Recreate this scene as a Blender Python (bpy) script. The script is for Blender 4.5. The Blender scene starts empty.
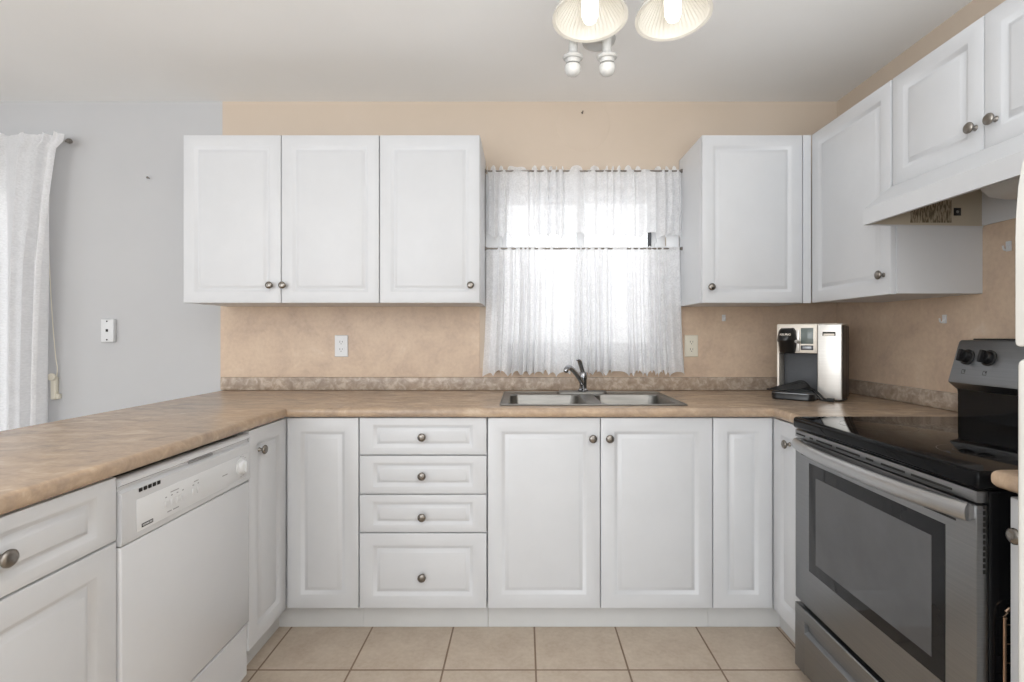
import bpy, bmesh, math, random
from mathutils import Vector, Matrix, noise
PI = math.pi
sc = bpy.context.scene
COL = sc.collection
rnd = random.Random(7)

# ------------------------------------------------------------------ camera
F = 505.0                                   # focal length in pixels of a 1024 px wide frame
cd = bpy.data.cameras.new('camera'); cam = bpy.data.objects.new('camera', cd); COL.objects.link(cam)
cam.location = (0, 0, 1.205); cam.rotation_euler = (PI/2, 0, 0)
cd.sensor_width = 36; cd.lens = F/1024*36; cd.shift_x = -12/1024; cd.shift_y = -6/1024
cd.clip_start = .02
sc.camera = cam

# ------------------------------------------------------------------ world, lights, exposure
w = bpy.data.worlds.new('world'); sc.world = w; w.use_nodes = True
wb = w.node_tree.nodes['Background']; wb.inputs['Color'].default_value = (.97, .985, 1, 1); wb.inputs['Strength'].default_value = 1.75
def area(name, loc, rot, sx, sy, power, color=(1, 1, 1)):
    l = bpy.data.lights.new(name, 'AREA'); l.shape = 'RECTANGLE'; l.size = sx; l.size_y = sy; l.energy = power; l.color = color
    o = bpy.data.objects.new(name, l); COL.objects.link(o); o.location = loc; o.rotation_euler = rot
    return o
# added soft fill, behind the camera and at the left wall, from no window
area('rear_fill', (-2.1, -2.3, 1.40), (PI/2-.04, 0, -.72), 2.2, 1.8, 46, (.93, .965, 1))
area('dining_fill', (-4.1, -.2, 1.3), (PI/2, 0, -PI/2), 2.6, 1.9, 24, (.9, .955, 1))
# added fill standing in for a bounced flash, aimed up at the ceiling
area('bounce_fill', (.5, -.75, 1.3), (PI, 0, 0), 1.6, 1.4, 78, (.88, .94, 1))
sc.view_settings.view_transform = 'Standard'; sc.view_settings.look = 'None'
sc.view_settings.gamma = 1; sc.view_settings.use_curve_mapping = False
sc.view_settings.exposure = 0.02

# ------------------------------------------------------------------ materials
def srgb(r, g, b):
    f = lambda c: (c/255/12.92) if c/255 <= .04045 else ((c/255+.055)/1.055)**2.4
    return (f(r), f(g), f(b), 1)
def base_mat(name, col, rough=.5, metal=0.0, **kw):
    m = bpy.data.materials.new(name); m.use_nodes = True
    b = m.node_tree.nodes['Principled BSDF']
    b.inputs['Base Color'].default_value = col; b.inputs['Roughness'].default_value = rough; b.inputs['Metallic'].default_value = metal
    for k, v in kw.items(): b.inputs[k.replace('_', ' ')].default_value = v
    return m, m.node_tree, b
def coords(nt, scale=(1, 1, 1), loc=(0, 0, 0), rot=(0, 0, 0)):
    g = nt.nodes.new('ShaderNodeNewGeometry'); mp = nt.nodes.new('ShaderNodeMapping')
    mp.inputs['Scale'].default_value = scale; mp.inputs['Location'].default_value = loc; mp.inputs['Rotation'].default_value = rot
    nt.links.new(g.outputs['Position'], mp.inputs['Vector']); return mp.outputs['Vector']
def noise_tex(nt, vec, scale, detail=4, rough=.6, dist=0):
    n = nt.nodes.new('ShaderNodeTexNoise'); n.inputs['Scale'].default_value = scale; n.inputs['Detail'].default_value = detail
    n.inputs['Roughness'].default_value = rough; n.inputs['Distortion'].default_value = dist
    nt.links.new(vec, n.inputs['Vector']); return n.outputs['Fac']
def ramp(nt, fac, stops):
    r = nt.nodes.new('ShaderNodeValToRGB'); cr = r.color_ramp
    while len(cr.elements) < len(stops): cr.elements.new(.5)
    for e, (p, c) in zip(cr.elements, stops): e.position = p; e.color = c
    nt.links.new(fac, r.inputs['Fac']); return r.outputs['Color']
def mixc(nt, fac, a, b, mode='MIX'):
    m = nt.nodes.new('ShaderNodeMix'); m.data_type = 'RGBA'; m.blend_type = mode
    if isinstance(fac, (int, float)): m.inputs['Factor'].default_value = fac
    else: nt.links.new(fac, m.inputs['Factor'])
    for s, v in ((6, a), (7, b)):
        if isinstance(v, tuple): m.inputs[s].default_value = v
        else: nt.links.new(v, m.inputs[s])
    return m.outputs[2]
def bump(nt, b, h, strength, dist=.002):
    n = nt.nodes.new('ShaderNodeBump'); n.inputs['Strength'].default_value = strength; n.inputs['Distance'].default_value = dist
    nt.links.new(h, n.inputs['Height']); nt.links.new(n.outputs['Normal'], b.inputs['Normal'])
def mottled(name, c1, c2, rough=.5, scale=3, b_str=.0, b_scale=200, metal=0, **kw):
    m, nt, b = base_mat(name, c1, rough, metal, **kw); v = coords(nt)
    nt.links.new(ramp(nt, noise_tex(nt, v, scale), [(.35, c1), (.65, c2)]), b.inputs['Base Color'])
    if b_str: bump(nt, b, noise_tex(nt, v, b_scale, 2), b_str)
    return m
M = {}
M['cabinet'] = mottled('white_thermofoil', srgb(207, 208, 210), srgb(204, 205, 207), .38, 6, .04, 350)
M['carcass'] = mottled('white_melamine', srgb(214, 215, 217), srgb(211, 212, 214), .42, 4)
M['toekick'] = mottled('white_toe_board', srgb(204, 204, 203), srgb(200, 200, 199), .5, 5)
M['beige'] = mottled('beige_wall_paint', srgb(205, 189, 172), srgb(202, 186, 168), .75, 1.5, .12, 220)
M['grey'] = mottled('light_grey_wall_paint', srgb(192, 192, 193), srgb(189, 189, 190), .75, 1.5, .12, 220)
M['ceiling'] = mottled('flat_ceiling_paint', srgb(243, 243, 242), srgb(240, 240, 239), .85, 1.2, .15, 160)
M['trim'] = mottled('white_window_vinyl', srgb(232, 233, 234), srgb(228, 229, 230), .4, 5)
M['white_plastic'] = mottled('white_plastic', srgb(218, 219, 220), srgb(215, 216, 217), .3, 8)
M['ivory'] = mottled('ivory_plastic', srgb(228, 222, 206), srgb(223, 217, 200), .35, 8)
M['appliance'] = mottled('white_enamel', srgb(209, 210, 212), srgb(206, 207, 209), .16, 3)
M['fridge'] = mottled('warm_white_enamel', srgb(238, 236, 230), srgb(234, 232, 225), .22, 3, .12, 260)
M['printed'] = base_mat('grey_print', srgb(150, 150, 150), .5)[0]
M['dark'] = mottled('dark_gap', srgb(30, 28, 26), srgb(24, 22, 20), .7, 5)
M['black_plastic'] = mottled('black_plastic', srgb(24, 24, 25), srgb(18, 18, 19), .28, 9)
M['black_matte'] = mottled('black_matte', srgb(20, 20, 20), srgb(14, 14, 14), .55, 9)
M['cavity'] = mottled('charcoal_plastic', srgb(74, 76, 80), srgb(66, 68, 72), .45, 12)
M['black_enamel'] = mottled('black_enamel', srgb(20, 20, 21), srgb(14, 14, 15), .12, 5)
M['cooktop'] = mottled('black_ceramic_glass', srgb(17, 17, 18), srgb(12, 12, 13), .05, 5)
for k_, s_ in (('cooktop', .10), ('black_enamel', .3)): M[k_].node_tree.nodes['Principled BSDF'].inputs['Specular IOR Level'].default_value = s_
M['burner'] = base_mat('burner_print', srgb(60, 60, 62), .15)[0]
def brushed(name, c1, c2, rough, scl, metal=1.0):
    m, nt, b = base_mat(name, c1, rough, metal); v = coords(nt, scl)
    n = noise_tex(nt, v, 1, 3); n2 = noise_tex(nt, coords(nt), 9, 4)
    c = ramp(nt, n, [(.3, c1), (.7, c2)])
    nt.links.new(mixc(nt, .25, c, ramp(nt, n2, [(.35, c1), (.7, c2)])), b.inputs['Base Color'])
    mr = nt.nodes.new('ShaderNodeMapRange'); mr.inputs[3].default_value = rough-.05; mr.inputs[4].default_value = rough+.1
    nt.links.new(n2, mr.inputs[0]); nt.links.new(mr.outputs[0], b.inputs['Roughness'])
    return m
M['steel'] = brushed('brushed_steel', srgb(138, 139, 140), srgb(152, 152, 152), .34, (40, 4, 500))
M['handle_steel'] = brushed('satin_handle_steel', srgb(178, 178, 178), srgb(190, 190, 190), .32, (40, 4, 500))
M['panel_steel'] = brushed('dark_panel_steel', srgb(138, 140, 143), srgb(148, 150, 152), .38, (40, 4, 400))
M['sink_steel'] = brushed('sink_steel', srgb(128, 126, 122), srgb(146, 143, 138), .34, (6, 60, 60))
M['nickel'] = brushed('satin_nickel', srgb(128, 123, 117), srgb(146, 140, 133), .25, (60, 60, 60))
M['chrome'] = base_mat('chrome', srgb(170, 171, 174), .12, 1)[0]
M['coffee_silver'] = brushed('coffee_maker_silver', srgb(212, 208, 202), srgb(222, 219, 213), .34, (5, 5, 200), .75)
M['champagne'] = brushed('champagne_plastic', srgb(222, 213, 200), srgb(230, 222, 210), .4, (5, 5, 60), .3)
M['lcd'] = base_mat('lcd_grey', srgb(108, 118, 114), .15)[0]
M['hood_in'] = mottled('hood_interior_enamel', srgb(196, 186, 168), srgb(188, 178, 160), .5, 4)
M['lens'] = base_mat('frosted_lens', srgb(225, 222, 216), .35, Transmission_Weight=.25)[0]
M['copper_wire'] = base_mat('copper_wire', srgb(176, 150, 130), .25, 1)[0]
def label_mat():
    m, nt, b = base_mat('rating_label', srgb(150, 138, 118), .5)
    v = coords(nt, (260, 1, 40)); n = noise_tex(nt, v, 1, 2)
    nt.links.new(ramp(nt, n, [(.45, srgb(172, 160, 140)), (.56, srgb(104, 92, 74))]), b.inputs['Base Color']); return m
M['rating'] = label_mat()

def laminate_counter():
    m, nt, b = base_mat('brown_stone_laminate', srgb(160, 138, 116), .27)
    v = coords(nt, (5.0, 10, 10)); n1 = noise_tex(nt, v, 1.3, 7, .66, .8)
    v2 = coords(nt); n2 = noise_tex(nt, v2, 60, 3, .6); n3 = noise_tex(nt, v2, 2.2, 3)
    c = ramp(nt, n1, [(.3, srgb(146, 126, 108)), (.44, srgb(170, 148, 126)), (.56, srgb(190, 165, 138)), (.66, srgb(210, 189, 163))])
    c = mixc(nt, .22, c, ramp(nt, n2, [(.35, srgb(132, 108, 88)), (.65, srgb(186, 166, 144))]))
    c = mixc(nt, .22, c, ramp(nt, n3, [(.35, srgb(150, 138, 128)), (.65, srgb(178, 148, 118))]))
    nt.links.new(c, b.inputs['Base Color']); return m
M['counter'] = laminate_counter()
def laminate_lip():
    m, nt, b = base_mat('grey_brown_stone_laminate', srgb(160, 145, 130), .32)
    v = coords(nt); n1 = noise_tex(nt, v, 26, 6, .65, .5); n3 = noise_tex(nt, v, 5, 3)
    c = ramp(nt, n1, [(.34, srgb(138, 120, 104)), (.5, srgb(172, 155, 139)), (.64, srgb(208, 195, 181))])
    c = mixc(nt, .3, c, ramp(nt, n3, [(.35, srgb(150, 138, 126)), (.65, srgb(176, 152, 128))]))
    nt.links.new(c, b.inputs['Base Color']); return m
M['lip'] = laminate_lip()
def laminate_wall():
    m, nt, b = base_mat('mottled_tan_laminate', srgb(205, 170, 140), .42)
    v = coords(nt); n1 = noise_tex(nt, v, 6, 7, .66, .4); n2 = noise_tex(nt, v, 55, 4, .6)
    c = ramp(nt, n1, [(.32, srgb(188, 165, 146)), (.48, srgb(206, 183, 160)), (.6, srgb(213, 191, 167)), (.72, srgb(222, 205, 188))])
    c = mixc(nt, .2, c, ramp(nt, n2, [(.34, srgb(184, 152, 128)), (.62, srgb(218, 192, 168))]))
    nt.links.new(c, b.inputs['Base Color']); return m
M['laminate'] = laminate_wall()
def floor_mat():
    m, nt, b = base_mat('beige_ceramic_tile', srgb(200, 180, 155), .38)
    br = nt.nodes.new('ShaderNodeTexBrick'); br.offset = 0; br.squash = 1
    T = .3335
    v = coords(nt, (1, 1, 1), (.958+T*20, -1.8165+T*20, 0))
    nt.links.new(v, br.inputs['Vector'])
    br.inputs['Scale'].default_value = 1; br.inputs['Brick Width'].default_value = T; br.inputs['Row Height'].default_value = T
    br.inputs['Mortar Size'].default_value = .0035; br.inputs['Mortar Smooth'].default_value = .1; br.inputs['Bias'].default_value = 0
    br.inputs['Color1'].default_value = srgb(190, 174, 156); br.inputs['Color2'].default_value = srgb(184, 168, 150)
    br.inputs['Mortar'].default_value = srgb(150, 122, 94)
    v2 = coords(nt); n1 = noise_tex(nt, v2, 9, 6, .65); n2 = noise_tex(nt, v2, 60, 4)
    t = mixc(nt, .6, br.outputs['Color'], ramp(nt, n1, [(.35, srgb(172, 154, 136)), (.5, srgb(186, 170, 152)), (.68, srgb(202, 188, 171))]))
    t = mixc(nt, .2, t, ramp(nt, n2, [(.35, srgb(168, 149, 130)), (.65, srgb(206, 192, 175))]))
    c = mixc(nt, br.outputs['Fac'], t, srgb(124, 102, 82))
    nt.links.new(c, b.inputs['Base Color'])
    inv = nt.nodes.new('ShaderNodeMath'); inv.operation = 'SUBTRACT'; inv.inputs[0].default_value = 1
    nt.links.new(br.outputs['Fac'], inv.inputs[1]); bump(nt, b, inv.outputs[0], .5, .002)
    return m
M['floor'] = floor_mat()
def lace_mat(name, lo, hi, col, fl=26):
    """sheer lace: woven threads with see-through mesh and denser embroidered flowers"""
    m = bpy.data.materials.new(name); m.use_nodes = True; nt = m.node_tree; nt.nodes.clear()
    out = nt.nodes.new('ShaderNodeOutputMaterial'); mx = nt.nodes.new('ShaderNodeMixShader')
    tr = nt.nodes.new('ShaderNodeBsdfTransparent'); ad = nt.nodes.new('ShaderNodeMixShader')
    df = nt.nodes.new('ShaderNodeBsdfDiffuse'); tl = nt.nodes.new('ShaderNodeBsdfTranslucent')
    df.inputs[0].default_value = col; tl.inputs[0].default_value = col; ad.inputs[0].default_value = .46
    nt.links.new(df.outputs[0], ad.inputs[1]); nt.links.new(tl.outputs[0], ad.inputs[2])
    nt.links.new(tr.outputs[0], mx.inputs[1]); nt.links.new(ad.outputs[0], mx.inputs[2]); nt.links.new(mx.outputs[0], out.inputs[0])
    v = coords(nt, (1, .3, 1)); vo = nt.nodes.new('ShaderNodeTexVoronoi'); vo.inputs['Scale'].default_value = fl
    nt.links.new(v, vo.inputs['Vector'])
    n = noise_tex(nt, v, 140, 2)
    a = nt.nodes.new('ShaderNodeMath'); a.operation = 'MULTIPLY_ADD'; a.inputs[1].default_value = -.3; nt.links.new(vo.outputs['Distance'], a.inputs[0]); nt.links.new(n, a.inputs[2])
    mr = nt.nodes.new('ShaderNodeMapRange'); mr.inputs[1].default_value = .1; mr.inputs[2].default_value = .6; mr.inputs[3].default_value = lo; mr.inputs[4].default_value = hi
    nt.links.new(a.outputs[0], mr.inputs[0])
    lw = nt.nodes.new('ShaderNodeLayerWeight'); lw.inputs['Blend'].default_value = .45
    # threads close up where the cloth turns away
    mb = nt.nodes.new('ShaderNodeMix'); mb.data_type = 'FLOAT'; nt.links.new(lw.outputs['Facing'], mb.inputs[0]); nt.links.new(mr.outputs[0], mb.inputs[2]); mb.inputs[3].default_value = 1.0
    nt.links.new(mb.outputs[0], mx.inputs[0])
    return m
M['lace'] = lace_mat('white_lace', .78, 1.0, srgb(246, 246, 247))
M['lace_valance'] = lace_mat('white_lace_thin', .74, .97, srgb(246, 246, 247))
M['drape'] = lace_mat('white_sheer_drape', .84, 1.0, srgb(246, 246, 247), 14)
def glass():
    m = bpy.data.materials.new('clear_glass'); m.use_nodes = True; nt = m.node_tree; nt.nodes.clear()
    out = nt.nodes.new('ShaderNodeOutputMaterial'); mx = nt.nodes.new('ShaderNodeMixShader'); mx.inputs[0].default_value = .06
    tr = nt.nodes.new('ShaderNodeBsdfTransparent'); gl = nt.nodes.new('ShaderNodeBsdfGlossy'); gl.inputs['Roughness'].default_value = .02
    nt.links.new(tr.outputs[0], mx.inputs[1]); nt.links.new(gl.outputs[0], mx.inputs[2]); nt.links.new(mx.outputs[0], out.inputs[0]); return m
M['glass'] = glass()
def emit_mat(name, col, s):
    m, nt, b = base_mat(name, col, .4); b.inputs['Emission Color'].default_value = col; b.inputs['Emission Strength'].default_value = s; return m
M['bulb_on'] = emit_mat('lit_bulb', (1, .98, .93, 1), 1.6)
M['bulb_off'] = base_mat('frosted_bulb', srgb(196, 196, 194), .3)[0]
def shade_mat():
    m, nt, b = base_mat('ribbed_glass_shade', srgb(228, 225, 217), .12); b.inputs['Transmission Weight'].default_value = .25
    b.inputs['IOR'].default_value = 1.2
    return m
M['shade'] = shade_mat()
M['white_metal'] = base_mat('white_painted_metal', srgb(184, 184, 182), .3)[0]
M['oven_glass'] = mottled('dark_oven_glass', srgb(30, 30, 31), srgb(26, 26, 27), .06, 5)
M['oven_glass'].node_tree.nodes['Principled BSDF'].inputs['Specular IOR Level'].default_value = .25
M['oven_window'] = mottled('oven_window_screen', srgb(84, 84, 85), srgb(76, 76, 77), .05, 5)

# ------------------------------------------------------------------ building helpers
WL = {}                                     # world location of every root and part
def link_mesh(name, bm, mat, loc=(0, 0, 0), smooth=False):
    bmesh.ops.recalc_face_normals(bm, faces=bm.faces)
    me = bpy.data.meshes.new(name); bm.to_mesh(me); bm.free()
    if smooth:
        for p in me.polygons: p.use_smooth = True
    for mm in (mat if isinstance(mat, list) else [mat]): me.materials.append(mm)
    o = bpy.data.objects.new(name, me); COL.objects.link(o); return o
def smooth_angle(o, ang=40):
    me = o.data
    for p in me.polygons: p.use_smooth = True
    b = bmesh.new(); b.from_mesh(me)
    for e in b.edges:
        if len(e.link_faces) == 2 and e.calc_face_angle(0) > math.radians(ang): e.smooth = False
    b.to_mesh(me); b.free()
def tag(o, label, cat, group=None, kind=None):
    if label: o['label'] = label
    if cat: o['category'] = cat
    if group: o['group'] = group
    if kind: o['kind'] = kind
    return o
def thing(name, label, cat, loc, group=None, rotz=0):
    o = bpy.data.objects.new(name, None); COL.objects.link(o); o.empty_display_size = .05
    o.location = loc; o.rotation_euler = (0, 0, rotz); WL[o.name] = Vector(loc)
    return tag(o, label, cat, group)
def part(name, bm, mat, parent, label=None, local=False, ang=40):
    """a mesh drawn in world coordinates (or in the parent's own, local=True), hung under its thing or part"""
    W = Vector((0, 0, 0)) if local else WL[parent.name]
    if not local: bmesh.ops.translate(bm, verts=bm.verts, vec=-W)
    o = link_mesh(name, bm, mat); smooth_angle(o, ang); o.parent = parent; WL[o.name] = WL[parent.name]
    if label: o['label'] = label
    return o
def solo(name, bm, mat, label, cat, group=None, ang=40):
    """a thing that is one mesh; its origin goes to the middle of its base"""
    xs = [v.co.x for v in bm.verts]; ys = [v.co.y for v in bm.verts]; zs = [v.co.z for v in bm.verts]
    L = Vector(((min(xs)+max(xs))/2, (min(ys)+max(ys))/2, min(zs)))
    bmesh.ops.translate(bm, verts=bm.verts, vec=-L)
    o = link_mesh(name, bm, mat); o.location = L; smooth_angle(o, ang); WL[o.name] = L
    return tag(o, label, cat, group)
def struct(name, bm, mat, parent=None, ang=40):
    o = link_mesh(name, bm, mat); smooth_angle(o, ang); WL[o.name] = Vector((0, 0, 0))
    if parent: o.parent = parent
    else: o['kind'] = 'structure'
    return o
def box(bm, x0, x1, y0, y1, z0, z1, bev=0, seg=2, mi=0):
    r = bmesh.ops.create_cube(bm, size=1)
    vs = r['verts']
    for v in vs: v.co = Vector(((x0+x1)/2+v.co.x*(x1-x0), (y0+y1)/2+v.co.y*(y1-y0), (z0+z1)/2+v.co.z*(z1-z0)))
    if mi:
        for f in {f for v in vs for f in v.link_faces}: f.material_index = mi
    if bev:
        es = list({e for v in vs for e in v.link_edges})
        bmesh.ops.bevel(bm, geom=es, offset=bev, segments=seg, profile=.5, affect='EDGES')
    return bm
def B(*a, **k): return box(bmesh.new(), *a, **k)
def basis(ax):
    ax = Vector(ax).normalized(); t = Vector((0, 0, 1)) if abs(ax.z) < .9 else Vector((1, 0, 0))
    u = ax.cross(t).normalized(); return u, ax.cross(u).normalized(), ax
def lathe(bm, prof, c, ax=(0, 0, 1), n=24, sx=1, sy=1, wob=None):
    """profile of (radius, height) turned about axis ax through c; caps closed where radius is 0"""
    u, v, a = basis(ax); c = Vector(c); rings = []
    for r, h in prof:
        if r <= 1e-6: rings.append([bm.verts.new(c+a*h)]); continue
        rings.append([bm.verts.new(c+a*h+(u*math.cos(t)*sx+v*math.sin(t)*sy)*(r*(wob(t, r) if wob else 1))) for t in [2*PI*i/n for i in range(n)]])
    for A, Bq in zip(rings, rings[1:]):
        for i in range(n):
            j = (i+1) % n
            if len(A) == 1 and len(Bq) == 1: continue
            if len(A) == 1: bm.faces.new((A[0], Bq[i], Bq[j]))
            elif len(Bq) == 1: bm.faces.new((A[i], A[j], Bq[0]))
            else: bm.faces.new((A[i], A[j], Bq[j], Bq[i]))
    for R in (rings[0], rings[-1]):
        if len(R) > 2 and prof[0] != prof[-1]: bm.faces.new(R)
    return bm
def open_lathe(bm, prof, c, ax, n=48, wob=None):
    u, v, a = basis(ax); c = Vector(c); rings = []
    for r, h in prof:
        rings.append([bm.verts.new(c+a*h+(u*math.cos(t)+v*math.sin(t))*(r*(wob(t, h) if wob else 1))) for t in [2*PI*i/n for i in range(n)]])
    rings.append(rings[0])
    for A, Bq in zip(rings, rings[1:]):
        for i in range(n):
            j = (i+1) % n; bm.faces.new((A[i], A[j], Bq[j], Bq[i]))
    return bm
def tube(bm, pts, r, n=10, sx=1, sy=1, up=None, caps=True):
    """sweep of an ellipse along pts; r a number or a list"""
    pts = [Vector(p) for p in pts]; rings = []
    for i, p in enumerate(pts):
        d = (pts[min(i+1, len(pts)-1)]-pts[max(i-1, 0)]).normalized()
        if up is None:
            t = Vector((0, 0, 1)) if abs(d.z) < .95 else Vector((1, 0, 0)); u = d.cross(t).normalized()
        else: u = d.cross(Vector(up)).normalized()
        v = d.cross(u).normalized(); rr = r[i] if isinstance(r, (list, tuple)) else r
        rings.append([bm.verts.new(p+(u*math.cos(2*PI*k/n)*sx+v*math.sin(2*PI*k/n)*sy)*rr) for k in range(n)])
    for A, Bq in zip(rings, rings[1:]):
        for k in range(n): bm.faces.new((A[k], A[(k+1) % n], Bq[(k+1) % n], Bq[k]))
    if caps: bm.faces.new(rings[0]); bm.faces.new(rings[-1])
    return bm
def smooth_path(pts, n=8):
    P = [Vector(p) for p in pts]; P = [P[0]*2-P[1]]+P+[P[-1]*2-P[-2]]; out = []
    for i in range(1, len(P)-2):
        for k in range(n):
            t = k/n; a, b, c, d = P[i-1:i+3]
            out.append(.5*((2*b)+(c-a)*t+(2*a-5*b+4*c-d)*t*t+(3*b-a-3*c+d)*t**3))
    out.append(P[-2]); return out
def prism(bm, poly, lo, hi, axis='y', mi=0):
    """extrude a polygon: axis y -> poly in (x,z); axis x -> (y,z); axis z -> (x,y)"""
    mk = {'y': lambda a, b, t: (a, t, b), 'x': lambda a, b, t: (t, a, b), 'z': lambda a, b, t: (a, b, t)}[axis]
    A = [bm.verts.new(mk(a, b, lo)) for a, b in poly]; C = [bm.verts.new(mk(a, b, hi)) for a, b in poly]
    fs = [bm.faces.new(A), bm.faces.new(C)]
    for i in range(len(poly)): j = (i+1) % len(poly); fs.append(bm.faces.new((A[i], A[j], C[j], C[i])))
    for f in fs: f.material_index = mi
    return bm
def text_bm(s, size, thick=.0004, bold=0):
    c = bpy.data.curves.new('t', 'FONT'); c.body = s; c.size = size; c.extrude = thick; c.offset = bold; c.align_x = 'CENTER'; c.align_y = 'CENTER'
    o = bpy.data.objects.new('t', c); COL.objects.link(o)
    bpy.context.view_layer.update()
    me = bpy.data.meshes.new_from_object(o.evaluated_get(bpy.context.evaluated_depsgraph_get()))
    bm = bmesh.new(); bm.from_mesh(me); bpy.data.objects.remove(o); bpy.data.curves.remove(c); bpy.data.meshes.remove(me); return bm

# side S faces the camera (front at y = plane), W faces left from the right run, E faces right from the left run
def pt(side, a, z, plane, d):
    return (a, plane+d, z) if side == 'S' else ((plane+d, a, z) if side == 'W' else (plane-d, a, z))
def rings_mesh(bm, side, a0, a1, z0, z1, plane, rings):
    prev = None
    for k, (ia, iz, d) in enumerate(rings):
        R = [bm.verts.new(pt(side, a, z, plane, d)) for a, z in ((a0+ia, z0+iz), (a1-ia, z0+iz), (a1-ia, z1-iz), (a0+ia, z1-iz))]
        if prev is None: bm.faces.new(R)
        else:
            for i in range(4): j = (i+1) % 4; bm.faces.new((prev[i], prev[j], R[j], R[i]))
        prev = R
    bm.faces.new(prev)
def raised_panel(side, a0, a1, z0, z1, plane, fa=.053, fz=.053, ga=.03, gz=.03, th=.019):
    bm = bmesh.new()
    rings_mesh(bm, side, a0, a1, z0, z1, plane, [(0, 0, th), (0, 0, .004), (.0012, .0012, .0012), (.004, .004, 0), (fa, fz, 0),
        (fa+.003, fz+.003, .0012), (fa+.012, fz+.012, .0095), (fa+.015, fz+.015, .0103), (fa+.018, fz+.018, .0095), (fa+ga-.001, fz+gz-.001, .0016), (fa+ga+.002, fz+gz+.002, .0007)])
    return bm
def knob(parent, side, a, z, plane, s=1.0):
    bm = bmesh.new(); ax = {'S': (0, -1, 0), 'W': (-1, 0, 0), 'E': (1, 0, 0)}[side]
    lathe(bm, [(.0085*s, 0), (.008*s, .002), (.0055*s, .005), (.005*s, .012), (.008*s, .0155), (.0145*s, .0175), (.0165*s, .0205), (.0163*s, .0235), (.0135*s, .0265), (.008*s, .0283), (0, .029)],
          pt(side, a, z, plane, 0), ax, 22)
    return part('knob', bm, M['nickel'], parent, 'satin nickel mushroom knob')
def door(parent, side, a0, a1, z0, z1, plane, kn=None, name='door', frame=.053, **k):
    o = part(name, raised_panel(side, a0, a1, z0, z1, plane, frame, frame, **k), M['cabinet'], parent)
    if kn: knob(o, side, kn[0], kn[1], plane)
    return o
def drawer(parent, side, a0, a1, z0, z1, plane, kn, fz=.027, gz=.026, fa=.053):
    o = part('drawer', raised_panel(side, a0, a1, z0, z1, plane, fa, fz, .03, gz), M['cabinet'], parent)
    knob(o, side, kn[0], kn[1], plane); return o
def carcass(bm, side, a0, a1, z0, z1, front, back, t=.016, top=True):
    """hollow cabinet box: front and back are the coordinates across the depth"""
    def b(A0, A1, D0, D1, Z0, Z1):
        if D0 > D1: D0, D1 = D1, D0
        if side == 'S': box(bm, A0, A1, D0, D1, Z0, Z1)
        else: box(bm, D0, D1, A0, A1, Z0, Z1)
    b(a0, a0+t, front, back, z0, z1); b(a1-t, a1, front, back, z0, z1); b(a0+t, a1-t, front, back, z0, z0+t)
    s = 1 if back > front else -1
    b(a0+t, a1-t, back-s*.006, back, z0+t, z1)
    if top: b(a0+t, a1-t, front, back-s*.006, z1-t, z1)
    else: b(a0+t, a1-t, front, front+s*.018, z1-.06, z1)
    return bm

XR, YB, ZC = 1.659, 2.676, 2.442            # right wall, back wall, ceiling
ZT, ZU = .914, .876                         # countertop top and underside
# ------------------------------------------------------------------ room shell
XL, YF = -4.2, -2.6
struct('floor', B(XL-.1, XR+.1, YF, YB+.12, -.06, 0), M['floor'])
struct('ceiling', B(XL-.1, XR+.1, YF, YB+.12, ZC, ZC+.08), M['ceiling'])
struct('wall_right', B(XR, XR+.1, YF, YB+.12, 0, ZC), M['beige'])
struct('wall_left', B(XL-.1, XL, YF, YB+.12, 0, ZC), M['grey'])
WX0, WX1, WZ0, WZ1 = -.165, .755, 1.09, 1.985          # kitchen window opening
PX0, PX1, PZ1 = -3.75, -2.66, 2.08                      # patio door opening
SPL = -1.598                                            # where grey paint meets beige paint and laminate
bm = bmesh.new()
box(bm, XL, PX0, YB, YB+.12, 0, ZC, mi=1); box(bm, PX0, PX1, YB, YB+.12, PZ1, ZC, mi=1); box(bm, PX1, SPL, YB, YB+.12, 0, ZC, mi=1)
box(bm, SPL, WX0, YB, YB+.12, 0, ZC); box(bm, WX1, XR, YB, YB+.12, 0, ZC)
box(bm, WX0, WX1, YB, YB+.12, 0, WZ0); box(bm, WX0, WX1, YB, YB+.12, WZ1, ZC)
struct('wall_back', bm, [M['beige'], M['grey']])
# laminate backsplash sheets glued to the walls
bm = bmesh.new(); y0 = YB-.004
box(bm, SPL-.008, -.235, y0, YB, .975, 1.40); box(bm, .83, XR-.005, y0, YB, .975, 1.40); box(bm, -.235, .83, y0, YB, .975, 1.03)
struct('trim_1', bm, M['laminate'])
bm = bmesh.new(); box(bm, XR-.004, XR, 1.83, YB-.004, .90, 1.40); box(bm, XR-.004, XR, .90, 1.83, .90, 1.735)
struct('trim_2', bm, M['laminate'])

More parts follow.
